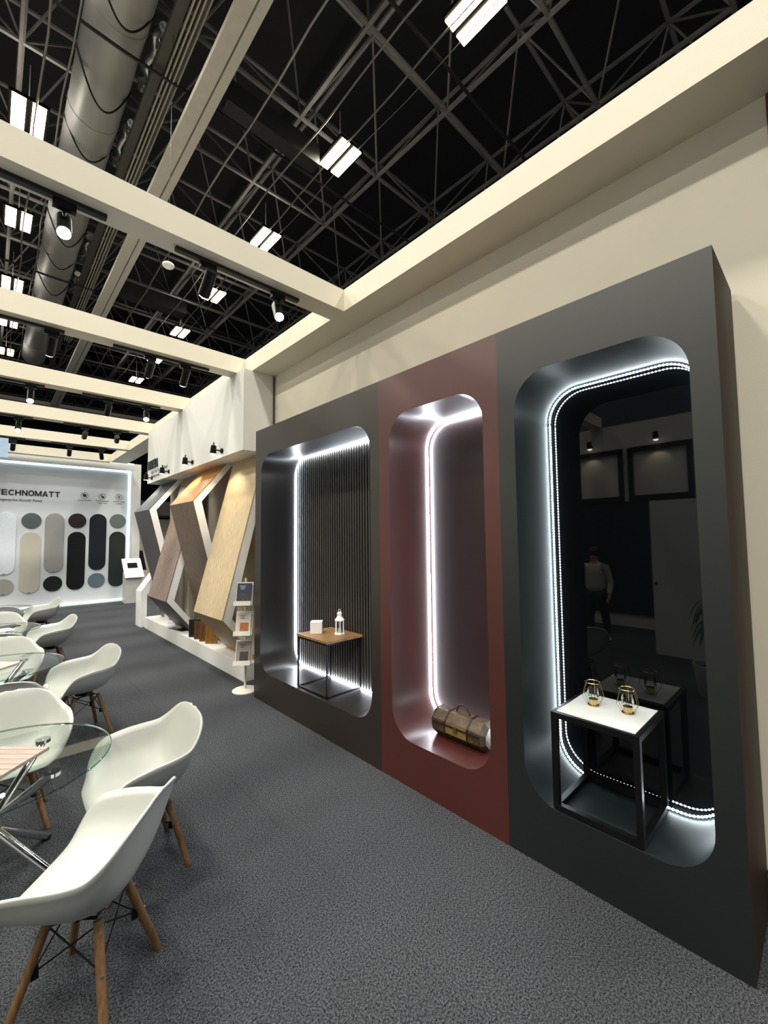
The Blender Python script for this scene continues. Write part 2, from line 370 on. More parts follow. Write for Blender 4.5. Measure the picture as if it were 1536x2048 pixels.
# space-frame roof: planar trusses both ways
TZ0, TZ1, MOD = 12.6, 14.7, 2.6
xs = [-10.2+MOD*k for k in range(14)]; ys = [-4.4+MOD*k for k in range(17)]
M_truss = mat('truss_paint', (112, 108, 102), .55, metal=.1, var=.2, scale=3)
M_rope = mat('truss_dark', (34, 34, 36), .6, var=.2)
def _bar(p0, p1):
    o = MB().cyl(p0, p1, .028, n=5).build('web_bar', M_truss, None); me = o.data; off = o.location.copy(); bpy.data.objects.remove(o); return me, off
h = MOD/2
WEBS = [[_bar((0, 0, 0), (h, h, TZ1-TZ0)), _bar((h, h, TZ1-TZ0), (0, MOD, 0))], [_bar((0, 0, 0), (-h, h, TZ1-TZ0)), _bar((-h, h, TZ1-TZ0), (0, MOD, 0))]]
def web(t, p, k):
    for me, off in WEBS[k]:
        o = bpy.data.objects.new('web_bar', me); COL.objects.link(o); o.parent = t; o.location = Vector(p)+off
for x in xs:
    t = thing('roof_truss', 'dark steel roof truss running away from the viewer under the hall roof', 'roof truss', (x, ys[0], TZ0), 'roof trusses running lengthwise')
    MB().cyl((x, ys[0], TZ0), (x, ys[-1], TZ0), .06, n=6).build('lower_chord', M_truss, t)
    MB().cyl((x+MOD/2, ys[0], TZ1), (x+MOD/2, ys[-1], TZ1), .06, n=6).build('upper_chord', M_truss, t)
    for y in ys[:-1]: web(t, (0, y-ys[0], 0), 0)
for y in ys:
    t = thing('roof_truss', 'dark steel roof truss running across the hall under the roof', 'roof truss', (xs[0], y, TZ0), 'roof trusses running crosswise')
    MB().cyl((xs[0], y, TZ0), (xs[-1], y, TZ0), .055, n=6).build('lower_chord', M_truss, t)
    MB().cyl((xs[0], y+MOD/2, TZ1), (xs[-1], y+MOD/2, TZ1), .055, n=6).build('upper_chord', M_truss, t)
    for x in xs[:-1]: web(t, (x-xs[0]+MOD, 0, 0), 1)
for i, y in enumerate((-.4, 3.6, 8.0, 13.3)):
    pts = [(-8+.5*k, y+.02*math.sin(k), 11.5-.1*abs(math.sin(k*.33))) for k in range(50)]
    tag(MB().tube(pts, .035, 6).build('hanging_cable', M_rope), ['thick dark cable run crossing the hall above the nearest bay', 'thick dark cable run crossing the hall above the first beam', 'thick dark cable run crossing the hall between the beams', 'thick dark cable run crossing the hall far back'][i], 'cable')

ORD = ['nearest', 'second', 'third', 'fourth', 'fifth', 'sixth', 'seventh', 'eighth', 'farthest']
# big round duct with hoses and straps
dx, dz, dr = -1.09, 12.1, .50
t = thing('ventilation_duct', 'large grey round ventilation duct hanging from the hall roof at upper left', 'duct', (dx, 0, dz))
M_duct = mat('duct_steel', (176, 174, 170), .45, metal=.35, var=.1, scale=1.2, bump=.05, bscale=3)
MB().cyl((dx, -6, dz), (dx, 24, dz), dr, n=40).build('duct_tube', M_duct, t, smooth=True)
for k in range(11):
    y = -4.3+2.6*k
    MB().cyl((dx, y, dz), (dx, y+.05, dz), dr+.012, n=40).build('duct_joint', M_duct, t, smooth=True)
for k in range(9):
    y = .9+1.9*k
    pts = []
    for j in range(25):
        a = j/24; pts.append((dx-.53+1.06*a, y+.18*math.sin(3*a)+.3*a, dz-.05-(.62+.1*(k % 3))*math.sin(PI*a)))
    tag(MB().tube(pts, .018, 6).build('hanging_cable', M_black()), ORD[k]+' black cable loop slung under the big duct, counted from the viewer', 'cable', 'cable loops under the duct')
for k in range(6):
    y = .6+2.6*k
    pts = [(dx+.67+.04*math.sin(j*1.3+k), y+.11*j, dz-.1+.12*math.sin(j*.55)) for j in range(16)]
    o = MB().tube(pts, .1, 12).build('flexible_hose', mat('foil_hose', (186, 186, 184), .22, metal=.95, var=.2, scale=14, bump=.9, bscale=18), smooth=True)
    tag(o, ORD[k]+' crinkled silver foil hose beside the duct, counted from the viewer', 'hose', 'foil hoses along the duct')
for k, x in enumerate((-.26, -.185, -.11, -.03)):
    o = box('cable_tray_bar', (x-.012, -2, 11.4), (x+.014, 19, 11.46), mat('bar_cream', (186, 180, 164), .5))
    tag(o, ['leftmost', 'second', 'third', 'rightmost'][k]+' of four thin pale bars running beside the duct', 'bar', 'pale bars beside the duct')
tag(box('cable_tray', (-.46, -2, 11.5), (-.29, 24, 11.62), mat('tray_steel', (84, 82, 78), .5, metal=.3)), 'grey cable tray between the duct and the pale bars', 'tray')
t = thing('twin_girder', 'pale twin girder with a dark slot running lengthwise under the roof', 'girder', (.2, 0, 10.5))
M_gir = mat('girder_paint', (226, 220, 206), .55, var=.05)
box('girder_flange', (-.0, -2, 10.5), (.245, 28, 10.62), M_gir, t); box('girder_flange', (.275, -2, 10.5), (.43, 28, 10.62), M_gir, t); box('girder_web', (.2, -2, 10.62), (.32, 28, 11.1), M_gir, t)
t = tag(box('cross_girder', (-6, 28.05, 10.55), (12, 28.4, 10.75), M_gir), 'pale girder crossing the hall far away behind the fourth beam', 'girder')
for k, (x0, x1, y, w) in enumerate(((.7, 2.95, 2.95, .34), (.62, 2.9, 12.2, .5))):
    o = box('dark_duct_box', (x0, y-w/2, 11.0), (x1, y+w/2, 11.5), mat('dark_panel', (52, 52, 52), .6, var=.1))
    tag(o, ['long dark rectangular box crossing beside the pale girder, nearest bay', 'long dark rectangular box crossing beside the pale girder, second bay'][k], 'duct')
M_cond = mat('conduit_grey', (150, 148, 142), .4, metal=.4, var=.05)
for k, (x, r, l) in enumerate(((1.28, .022, 'thin pale conduit right of the pale girder'), (2.42, .02, 'thin pale conduit left of the right lamp row'), (3.3, .02, 'thin pale conduit feeding the right lamp row'), (3.62, .01, 'thin pale wire just right of the right lamp row'), (-2.1, .022, 'thin pale conduit over the left lamp row'), (-1.72, .018, 'thin pale conduit along the left side of the duct'))):
    o = MB().tube([(x+.03*math.sin(j*1.7+k), -3+1.2*j, 11.0+(.35 if x > 3 or x < -1 else 0)) for j in range(24)], r, 6).build('conduit', M_cond); tag(o, l, 'conduit')
t = thing('wireless_router', 'small white rounded wireless unit hanging under the roof past the first beam', 'router', (-.35, 2.78, 7.0))
MB().sphere((-.35, 2.78, 7.0), .1, 20, 12, .55).build('router_case', M_lac(), t, smooth=True); MB().cyl((-.35, 2.78, 7.05), (-.35, 2.78, 12.6), .004, n=5).build('drop_wire', M_bmetal(), t)

# ------------------------------------------------------------------ light tracks with spot heads
def spot_head(x, y, aim, label, watts=TRACK_W, rgb=(226, 240, 255), ang=60):
    t = thing('track_spotlight', label, 'spotlight', (x, y, ZB-.03), 'track spotlights under the cross beams')
    p = Vector((x, y, ZB-.03)); d = (Vector(aim)-Vector((x, y, ZB-.22))).normalized()
    box('adapter', (x-.07, y-.025, ZB-.085), (x+.07, y+.025, ZB-.032), M_bmetal(), t)
    MB().cyl((x, y, ZB-.17), (x, y, ZB-.085), .012, n=8).build('stem', M_bmetal(), t)
    c = Vector((x, y, ZB-.21)); MB().cyl(c-d*.12, c+d*.12, .05, n=20).build('lamp_body', M_bmetal(), t, smooth=True)
    MB().cyl(c+d*.12, c+d*.126, .042, n=20).build('lens', glow('spot_lens', (240, 248, 255), 60.), t)
    spot('spot_light', c+d*.14, aim, watts, rgb, ang)
HW = [  # x positions of heads on the right and left tracks, aim
    [(-1.2, (-1.3, 3.5, .5)), (-.5, (-1.4, -4.2, .6)), (-2.24, (-2.4, -4.5, .3))],
    [(-1.05, (-1.0, 6.5, .5)), (-.6, (-.7, 4.4, .3)), (-2.1, (-2.4, 5.0, .5))],
    [(-1.1, (-.9, 9., .5)), (-.5, (-1.2, .2, .7)), (-2.15, (-2.4, .5, .5))],
    [(-1.1, (-1.0, FY, 2.6)), (-.5, (.4, FY, 2.6)), (-2.2, (-2.4, 3., .6))],
    [(-1.1, (-.9, FY, 2.2)), (-.4, (.5, FY, 1.6)), (-2.2, (-2.3, FY, 2.)), (-3.2, (-3.4, FY, 2.2))],
]
hl = [['dark spotlight under the nearest beam, pointing away', 'brightly lit spotlight at the right end of the nearest beam', 'brightly lit spotlight under the nearest beam at the left'],
      ['dark spotlight midway under the second beam', 'dark spotlight near the right end of the second beam', 'dark spotlight under the second beam at the left'],
      ['dark spotlight midway under the third beam', 'lit round spotlight near the right end of the third beam', 'brightly lit spotlight under the third beam at the left'],
      ['dark spotlight midway under the fourth beam', 'dark spotlight near the right end of the fourth beam', 'brightly lit spotlight under the fourth beam at the left'],
      ['black spotlight hanging before the far wall', 'spotlight under the fifth beam near its right end', 'spotlight before the far wall at the left', 'spotlight before the far wall, outside the left edge']]
for i, y in enumerate(BY[:5]):
    yc = y+.15
    for x0, x1, lab in ((-1.48, -.27, 'right'), (-3.25, -1.98, 'left')):
        t = thing('light_track', f'black light track with silver edge under the {ords[i]} cross beam, {lab} piece', 'light track', ((x0+x1)/2, yc, ZB-.03), 'light tracks under the cross beams')
        box('rail', (x0, yc-.03, ZB-.032), (x1, yc+.018, ZB-.001), M_black(), t)
        box('cover_strip', (x0+.02, yc+.0185, ZB-.03), (x1-.02, yc+.03, ZB-.002), M_alu(), t)
    for (x, aim), l in zip(HW[i], hl[i]): spot_head(x, yc, aim, l, TRACK_W*(.4 if i > 2 else 1))

# hanging pale blue sign at far left
tag(box('hanging_sign', (-4.2, 10.36, 4.36), (-2.24, 10.40, 5.05), mat('sign_blue', (170, 200, 232), .4)), 'pale blue hanging sign cut off by the left edge before the far wall', 'sign')

# ------------------------------------------------------------------ header block with MADERA lettering
FX0, FX1, FYN, FYF, FZ = .095, XW, .595, 5.65, 3.333
t = thing('header_block', 'white header block with dark MADERA lettering above the folded wood panels', 'header', (.34, 3.1, FZ))
box('header_box', (FX0, FYN, FZ), (FX1, FYF, ZB-.002), M_white(), t)
bold_letters('title_lettering', 'MADERA', .2, .105, .022, mat('ink_navy', (30, 34, 46), .5), t, (FX0-.003, 5.58, 3.64), (0, -1, 0), (0, 0, 1))
text_mesh('caption', 'High Oak Textured Panel', .11, mat('ink_pale', (120, 126, 132), .5), t, (FX0-.002, 5.35, 3.53), (0, -1, 0), (0, 0, 1), sx=1.05, ext=.002)
text_mesh('caption', 'Formica de alta resistencia', .11, MATS['ink_pale'], t, (FX0-.002, 5.3, 3.43), (0, -1, 0), (0, 0, 1), sx=.9, ext=.002)
tag(MB().cyl((XW-.006, FYN-.012, .0), (XW-.006, FYN-.012, ZB), .01, n=6).build('seam_strip', mat('seam_grey', (90, 86, 74), .6)), 'thin dark vertical joint strip where the header block meets the right wall', 'strip')
# arm spotlights
for i, y in enumerate((1.44, 2.76, 4.14, 5.35)):
    z = 3.45
    t = thing('arm_spotlight', 'small black arm spotlight on the white header, '+['nearest of the four', 'second from the viewer', 'third from the viewer', 'farthest, below the lettering'][i], 'spotlight', (FX0, y, z), 'black arm spotlights on the header')
    MB().cyl((FX0, y-.1, z-.02), (FX0-.02, y-.1, z-.02), .04, n=14).build('mount', M_bmetal(), t)
    MB().tube([(FX0-.02, y-.1, z-.02), (FX0-.08, y-.08, z-.015), (FX0-.1, y, z)], .011, 8).build('arm', M_bmetal(), t)
    c = Vector((FX0-.1, y+.01, z)); d = Vector((-.02, .12, -1)).normalized()
    MB().cyl(c-d*.07, c+d*.06, .04, .05, n=16).build('lamp_body', M_bmetal(), t)
    MB().tube([c-d*.07+Vector((0, .024*math.cos(a*PI/6), .022+.028*math.sin(a*PI/6))) for a in range(12)], .006, 6, True).build('hook', M_bmetal(), t)
    MB().cyl(c+d*.06, c+d*.066, .042, n=16).build('lens', glow('warm_lens', (255, 240, 214), 30.), t)
    spot('arm_light', c+d*.1, (.5, y, 1.4), 38., (255, 238, 205), 100)

# folded wood panels in the bay
def ribbon(y0, y1, low, wa, wb, label):
    fx = -.16
    if low: prof = [(.46, FZ), (fx, .90), (.375, .252)]
    else: prof = [(.385, FZ), (fx, 2.66), (.45, .252)]
    t = thing('folded_panel', label, 'display panel', (0.1, (y0+y1)/2, .25), 'folded wood display panels')
    def off(p, d): return [(x+dd, z) for (x, z), dd in zip(p, d)]
    inner = off(prof, (.016, .016, .016)); back = off(prof, (.13, .15, .13))
    for k in (0, 1):
        b = MB(); a, c, d2, e = prof[k], prof[k+1], inner[k+1], inner[k]
        b.prism([(a[0], y0, a[1]), (c[0], y0, c[1]), (d2[0], y0, d2[1]), (e[0], y0, e[1])], (0, y1-y0, 0))
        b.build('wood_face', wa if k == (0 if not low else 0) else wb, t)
    for yy in (y0+.004, y1-.034):
        for k in (0, 1):
            b = MB(); a, c, d2, e = inner[k], inner[k+1], back[k+1], back[k]
            b.prism([(a[0], yy, a[1]), (c[0], yy, c[1]), (d2[0], yy, d2[1]), (e[0], yy, e[1])], (0, .03, 0))
            b.build('side_cheek', M_lac(), t)
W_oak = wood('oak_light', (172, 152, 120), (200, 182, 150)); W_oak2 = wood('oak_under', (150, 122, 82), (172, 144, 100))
W_brn = wood('oak_brown', (92, 76, 60), (122, 104, 84)); W_brn_lit = wood('oak_brown_lit', (150, 104, 58), (186, 136, 84), .28)  # upper brown face: the warm spotlight's gold is put into the wood colour
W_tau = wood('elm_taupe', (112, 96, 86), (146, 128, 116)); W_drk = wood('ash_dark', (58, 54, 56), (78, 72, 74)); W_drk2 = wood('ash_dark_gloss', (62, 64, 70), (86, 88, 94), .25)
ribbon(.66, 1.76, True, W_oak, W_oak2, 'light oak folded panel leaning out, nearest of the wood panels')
ribbon(1.90, 3.07, False, W_brn_lit, W_brn, 'brown folded panel with a glossy upper face coloured golden as if spotlit')
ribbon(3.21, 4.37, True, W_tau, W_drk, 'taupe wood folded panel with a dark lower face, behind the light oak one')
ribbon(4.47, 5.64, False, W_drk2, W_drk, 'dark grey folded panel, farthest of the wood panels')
# plinth
t = box('display_plinth', (.15, .62, 0), (XW-.002, 5.83, .25), M_lac(), bevel=.004); tag(t, 'long low white plinth under the folded wood panels', 'plinth')
# sample blocks
dvec = Vector((.70, -.71, 0)); nvec = Vector((-.71, -.70, 0))
for (x, y, w1, lab) in ((.175, 2.95, mat('block_black', (16, 15, 15), .5), 'black cabinet door sample on the white plinth, leftmost of four'),
                        (.185, 2.71, wood('block_walnut', (74, 46, 18), (98, 64, 28)), 'dark brown cabinet door sample on the white plinth'),
                        (.195, 2.48, wood('block_brown', (98, 64, 24), (122, 82, 36)), 'mid brown cabinet door sample behind the ochre one'),
                        (.205, 2.23, wood('block_ochre', (126, 86, 22), (152, 108, 36)), 'ochre cabinet door sample, frontmost of four on the plinth')):
    p = Vector((x, y, .25)); t = thing('door_sample', lab, 'door sample', p, 'cabinet door samples on the plinth')
    c = p+dvec*.105+Vector((0, 0, .16)); b = MB(); b.obox(c, dvec, nvec, (0, 0, 1), .105, .009, .16); b.build('sample_board', w1, t, bevel=.002)
    b = MB()
    for (u0, u1, v0, v1) in ((-.06, .06, .1, .112), (-.06, .06, -.112, -.1), (-.06, -.05, -.1, .1), (.05, .06, -.1, .1)):
        b.obox(c+nvec*.011+dvec*(u0+u1)/2+Vector((0, 0, (v0+v1)/2)), dvec, nvec, (0, 0, 1), (u1-u0)/2, .003, (v1-v0)/2)
    b.build('routed_frame', w1, t)
tag(MB().obox((.27, 3.8, .2585), (.2, -.98, 0), (.98, .2, 0), (0, 0, 1), .26, .09, .007).build('acrylic_sheet', thin_glass('clear_acrylic', (.86, .9, .92))), 'clear acrylic sheet lying on the white plinth before the taupe panel', 'acrylic sheet')
tag(MB().obox((.27, 4.62, .35), (.75, -.66, 0), (.1, .1, 1), (.6, .7, -.1), .05, .095, .005).build('info_card', M_lac()), 'small white upright card on the far end of the plinth', 'card')

# brochure stand
bx, by = .02, .30
t = thing('brochure_stand', 'slim white brochure stand with three tilted trays beside the brown niche', 'brochure stand', (bx, by, 0))
M_st = mat('stand_ivory', (226, 222, 212), .4)
MB().lathe([(.165, 0), (.165, .012), (.15, .02), (.02, .03)], (bx, by, 0)).build('round_base', M_st, t, smooth=True)
MB().cyl((bx, by, .02), (bx+.0, by, 1.5), .016, n=14).build('pole', M_st, t, smooth=True)
fd = Vector((-.62, -.78, 0)).normalized(); sd = Vector((.78, -.62, 0))
MBs = [((.52, 'brochure with grey wood planks in the lowest tray', (150, 142, 138), (70, 62, 60))), ((.90, 'pale brochure with an orange figure in the middle tray', (214, 206, 196), (176, 108, 58))), ((1.29, 'dark blue brochure in the top tray of the stand', (44, 56, 84), (70, 82, 108)))]
for z, lab, c1, c2 in MBs:
    up = (Vector((0, 0, 1))-fd*.28).normalized()*1.0; up = (Vector((0, 0, 1))*.96-fd*.28).normalized(); nn = sd.cross(up).normalized()
    if nn.dot(fd) < 0: nn = -nn
    c = Vector((bx, by, z))+fd*.075
    b = MB(); b.obox(c, sd, up, nn, .11, .165, .003); b.build('tray_back', M_st, t)
    b = MB(); b.obox(c-up*.155+nn*.055, sd, nn, up, .11, .05, .004); b.obox(c-up*.135+nn*.1, sd, up, nn, .11, .03, .004); b.build('tray_lip', M_st, t)
    b = MB(); b.obox(c-nn*.03+up*.08, sd, up, nn, .015, .015, .03); b.build('tray_bracket', M_bmetal(), t)
    g = thing('brochure', lab, 'brochure', c-up*.15, 'brochures in the stand')
    b = MB(); b.obox(c+nn*.025, sd, up, nn, .092, .142, .012); b.build('booklet', mat('cover_%d' % c1[0], c1, .35, var=.05, scale=30), g)
    b = MB(); b.obox(c+nn*.0385-up*.05+sd*.01, sd, up, nn, .055, .06, .001); b.build('cover_picture', mat('pic_%d' % c2[0], c2, .35, var=.3, scale=25), g)
    b = MB()
    for k in range(3): b.obox(c+nn*.0385+up*(.105-.02*k)-sd*.02, sd, up, nn, .04-.008*k, .003, .001)
    b.build('cover_print', mat('print_%d' % c1[0], (225, 228, 232) if c1[0] < 100 else (60, 60, 66), .4), g)

# bent white lectern
b = MB(); b.prism([(.09, 5.94, 0), (.22, 5.94, 0), (.22, 5.94, .74), (.46, 5.94, 1.04), (.36, 5.94, 1.22), (.09, 5.94, .83)], (0, .46, 0))
tag(b.build('bent_lectern', M_lac(), bevel=.004), 'white bent slab lectern standing before the dark grey folded panel', 'lectern')

# tablet kiosk
t = thing('tablet_kiosk', 'white pedestal with a sloping top and inset black tablet by the far wall', 'kiosk', (.9, 10.6, 0))
b = MB(); b.prism([(.72, 10.45, 0), (.72, 10.9, 0), (.72, 10.9, .98), (.72, 10.45, .82)], (.46, 0, 0)); b.build('pedestal', mat('kiosk_grey', (196, 194, 190), .5), t)
b = MB(); b.prism([(.68, 10.40, .80), (.68, 10.95, 1.36), (.68, 10.95, 1.42), (.68, 10.36, .83)], (.55, 0, 0)); b.build('sloping_top', M_lac(), t)
b = MB(); nn = Vector((0, -.59, .59)).normalized(); b.obox(Vector((.95, 10.72, 1.19))+nn*.02, (1, 0, 0), (0, .59, .59), nn, .14, .1, .012); b.build('tablet', mat('tablet_black', (8, 8, 9), .7, spec=.15), t)
t = thing('desk_monitor', 'black monitor seen edge-on beside the tablet kiosk', 'monitor', (1.55, 12.2, 0))
b = MB(); b.obox((1.53, 12.2, 1.3), (1, .25, 0), (-.2, 0, 1), (0, 1, 0), .1, .36, .2); b.build('screen', M_black(), t)
b = MB(); b.cyl((1.5, 12.2, 0), (1.5, 12.2, 1.0), .07, n=16); b.build('stand', M_lac(), t)

# neighbouring stand glimpsed through the gap
t = thing('neighbour_stand', 'wood and cream stand glimpsed through the gap beyond the far jamb', 'exhibition stand', (3.2, 17, 0))
box('wood_partition', (1.9, 16.5, 0), (2.32, 16.7, 3.0), wood('partition_wood', (112, 78, 40), (140, 100, 56)), t)
box('cream_partition', (2.32, 16.5, 0), (5.2, 16.7, 3.0), M_cream(), t)
box('dark_canopy', (1.6, 14.8, 3.1), (5.4, 16.8, 3.7), mat('canopy_dark', (44, 38, 34), .7), t)

# ------------------------------------------------------------------ niche units
HN = 3.4648
def niche(y0, y1, oy0, oy1, mf, ml, label, name):
    oz0, oz1, r, dp = .362, 3.115, .24, .54
    t = thing('niche_cabinet', label, 'niche cabinet', (.29, (y0+y1)/2, 0))
    loop = rrect(oy0, oy1, oz0, oz1, r)
    bm = bmesh.new()
    ov = [bm.verts.new(p) for p in ((0, y0, 0), (0, y1, 0), (0, y1, HN), (0, y0, HN))]
    iv = [bm.verts.new((0, a, b)) for a, b in loop]
    es = [bm.edges.new((ov[i], ov[(i+1) % 4])) for i in range(4)]+[bm.edges.new((iv[i], iv[(i+1) % len(iv)])) for i in range(len(iv))]
    bmesh.ops.triangle_fill(bm, use_beauty=True, use_dissolve=False, edges=es)
    b = MB(); b.bm.free(); b.bm = bm; b.mi = 0
    # outer shell: top, two sides
    b.poly([(0, y0, HN), (0, y1, HN), (XW, y1, HN), (XW, y0, HN)])
    b.mi = 1 if name == 'green' else 0
    b.poly([(0, y0, 0), (0, y0, HN), (XW, y0, HN), (XW, y0, 0)])
    b.mi = 0
    b.poly([(0, y1, 0), (0, y1, HN), (XW, y1, HN), (XW, y1, 0)])
    bmesh.ops.remove_doubles(b.bm, verts=b.bm.verts, dist=1e-5)
    b.build('front_panel', [mf, mat('raw_edge', (58, 48, 36), .6, var=.25, scale=3, stretch=(6, 6, .7))], t)
    b = MB(); n = len(loop)
    A = [b.bm.verts.new((0.0005, p, q)) for p, q in loop]; B = [b.bm.verts.new((dp, p, q)) for p, q in loop]
    for i in range(n): b._f((A[i], A[(i+1) % n], B[(i+1) % n], B[i]))
    b.build('niche_liner', ml, t, smooth=True)
    return t, loop, dp, (oy0, oy1, oz0, oz1, r)
M_nb = mat('niche_brown', (38, 30, 25), .42, spec=.8, var=.05, scale=2, bump=.02, bscale=60)
M_nbl = mat('niche_brown_liner', (32, 28, 26), .36, var=.06, scale=2, bump=.03, bscale=12)
M_nr = mat('niche_red', (74, 30, 24), .42, spec=.8, var=.05, scale=2, bump=.02, bscale=60)
M_nrl = mat('niche_red_liner', (70, 34, 30), .36, var=.08, scale=2, bump=.05, bscale=10)
M_ng = mat('niche_green', (19, 25, 25), .42, spec=.8, var=.05, scale=2, bump=.02, bscale=60)
M_ngl = mat('niche_green_liner', (22, 33, 35), .46, var=.08, scale=2, bump=.06, bscale=9)
def strip(t, dims, x, r, bead=0.):
    y0, y1, z0, z1, rr = dims; e = .016 if bead else .006
    lp = rrect(y0+e, y1-e, z0+e, z1-e, rr-e, 14)
    # resample
    pts = []; n = len(lp)
    for i in range(n):
        a, c = Vector(lp[i]), Vector(lp[(i+1) % n]); L = (c-a).length; k = max(1, int(L/.02))
        for j in range(k): q = a.lerp(c, j/k); pts.append(q)
    b = MB()
    if bead:
        P_ = [Vector((x, q.x, q.y)) for q in pts]; d_ = [0.]
        for a_, c_ in zip(P_, P_[1:]): d_.append(d_[-1]+(c_-a_).length)
        N_ = int(d_[-1]/bead)*3; rings = []; k_ = 0
        for i in range(N_):
            t_ = d_[-1]*i/N_
            while k_ < len(d_)-2 and d_[k_+1] < t_: k_ += 1
            a_, c_ = P_[k_], P_[k_+1]; q = a_.lerp(c_, (t_-d_[k_])/max(1e-6, d_[k_+1]-d_[k_])); tn = (c_-a_).normalized(); sd_ = Vector((1, 0, 0)); up_ = tn.cross(sd_)
            rr_ = r if i % 3 else r*.12
            rings.append([b.bm.verts.new(q+(sd_*math.cos(2*PI*m_/6)+up_*math.sin(2*PI*m_/6))*rr_) for m_ in range(6)])
        for i in range(N_):
            A, B = rings[i], rings[(i+1) % N_]
            for m_ in range(6): b._f((A[m_], A[(m_+1) % 6], B[(m_+1) % 6], B[m_]))
    else:
        b.tube([(x, q.x, q.y) for q in pts], r, 5, True)
    return b.build('led_strip', M_led3() if bead else M_led(), t)
# brown niche
tb, lp, dp, dm = niche(-2.425, 0, -2.30, -.16, M_nb, M_nbl, 'wide brown niche cabinet with a slatted back and glowing edge', 'brown')
b = MB(); b.box((dp+.004, -2.33, .33), (dp+.024, -.13, 3.15)); b.build('back_board', mat('slat_felt', (6, 6, 7), .9), tb)
b = MB(); y = -2.31
while y < -.15: b.box((dp-.02, y, .34), (dp+.004, y+.023, 3.14)); y += .047
b.build('slat_panel', mat('slat_grey', (72, 68, 66), .5, var=.08, scale=3, stretch=(1, 1, .05)), tb)
strip(tb, dm, dp-.034, .006)
# red niche
tr, lp, dp, dm = niche(-3.655, -2.425, -3.53, -2.56, M_nr, M_nrl, 'narrow dark red niche cabinet with a glowing edge, between brown and green', 'red')
box('back_board', (dp, -3.56, .33), (dp+.03, -2.53, 3.15), mat('niche_red_back', (46, 27, 28), .4, var=.05, scale=2), tr)
strip(tr, dm, dp-.03, .0075)
# green niche
tg, lp, dp, dm = niche(-4.878, -3.655, -4.76, -3.78, M_ng, M_ngl, 'dark green niche cabinet with a black mirror back and beaded lights', 'green')
box('mirror_back', (dp, -4.79, .33), (dp+.03, -3.75, 3.15), mat('black_gloss', (8, 10, 12), .02, var=.05, spec=.4, ior=1.5), tg)
strip(tg, dm, dp-.045, .006, .021)
# slim table in brown niche
t = thing('console_table', 'slim black metal table with a brown wooden top in the brown niche', 'side table', (.27, -1.26, .362))
box('table_top', (.035, -1.56, .925), (.53-.0, -.965, .95), wood('rustic_top', (112, 80, 46), (152, 116, 74), .5, (3, 14, 14)), t, bevel=.002)
b = MB(); 
for y in (-1.54, -.985): b.box((.05, y-.008, .905), (.5, y+.008, .924))
for x in (.05, .5): b.box((x-.008, -1.548, .905), (x+.008, -.977, .924))
b.build('top_rail', M_bmetal(), t)
for x in (.05, .5):
    for y in (-1.54, -.985): MB().box((x-.008, y-.008, .364), (x+.008, y+.008, .905)).build('leg', M_bmetal(), t)
b = MB(); b.box((.042, -1.548, .364), (.058, -.977, .38)); b.box((.05, -1.548, .364), (.508, -1.532, .38)); b.box((.05, -.993, .364), (.508, -.977, .38)); b.build('foot_rail', M_bmetal(), t)
tag(MB().obox((.22, -1.10, 1.015), (.75, -.66, 0), (.66, .75, 0), (0, 0, 1), .066, .066, .065).build('white_cube', M_lac(), bevel=.003), 'plain white cube box on the wooden table top', 'box')
t = thing('lantern', 'small white hexagonal lantern on the wooden table top', 'lantern', (.36, -1.35, .95))
lx, ly = .36, -1.35
MB().lathe([(.062, .95), (.062, .962), (.05, .97)], (lx, ly, 0), 6).build('base', M_lac(), t)
for k in range(6):
    a = PI*k/3; MB().cyl((lx+.046*math.cos(a), ly+.046*math.sin(a), .966), (lx+.046*math.cos(a), ly+.046*math.sin(a), 1.10), .007, n=6).build('post', M_lac(), t)
b = MB()
for k in range(6):
    a0, a1 = PI*k/3, PI*(k+1)/3; b.poly([(lx+.043*math.cos(a0), ly+.043*math.sin(a0), .968), (lx+.043*math.cos(a1), ly+.043*math.sin(a1), .968), (lx+.043*math.cos(a1), ly+.043*math.sin(a1), 1.10), (lx+.043*math.cos(a0), ly+.043*math.sin(a0), 1.10)])
b.build('glass_panes', thin_glass('lantern_glass', (.75, .8, .8)), t)
MB().lathe([(.054, 1.10), (.054, 1.112), (.026, 1.15), (.026, 1.175), (.03, 1.177), (.022, 1.196), (.005, 1.2)], (lx, ly, 0), 12).build('roof', M_lac(), t)
MB().tube([(lx+.018*math.cos(a*PI/6), ly, 1.212+.016*math.sin(a*PI/6)) for a in range(12)], .003, 5, True).build('ring_handle', M_lac(), t)
MB().cyl((lx, ly, .97), (lx, ly, 1.02), .018, n=12).build('candle', mat('candle_wax', (236, 230, 214), .5), t)

# leather roll bag in the red niche
t = thing('leather_case', 'worn brown leather roll case with straps lying in the red niche', 'case', (.33, -3.06, .362))
def leather():
    m = mat('worn_leather', (74, 56, 36), .5, var=.55, scale=16, bump=.5, bscale=60); return m
R_, cz = .118, .362+.109
b = MB(); oc = [(.33+R_*math.cos(PI/8+PI*k/4), cz+R_*math.sin(PI/8+PI*k/4)) for k in range(8)]
b.prism([(x, -3.29, z) for x, z in oc], (0, .47, 0)); b.build('body', leather(), t, bevel=.008, seg=3)
for y in (-3.325, -2.82): 
    sg = 1 if y > -3 else -1
    y0 = -2.82 if sg > 0 else -3.29
    b = MB(); A = [b.bm.verts.new((x, y0, z)) for x, z in oc]; B = [b.bm.verts.new((.33+(x-.33)*.72, y0+sg*.035, cz+(z-cz)*.72)) for x, z in oc]
    for k in range(8): b._f((A[k], A[(k+1) % 8], B[(k+1) % 8], B[k]))
    b._f(B); b.build('end_cap', mat('cap_leather', (84, 82, 66), .45, var=.3, scale=12, bump=.3, bscale=40), t)
M_strap = mat('dark_strap', (30, 22, 16), .5, var=.2)
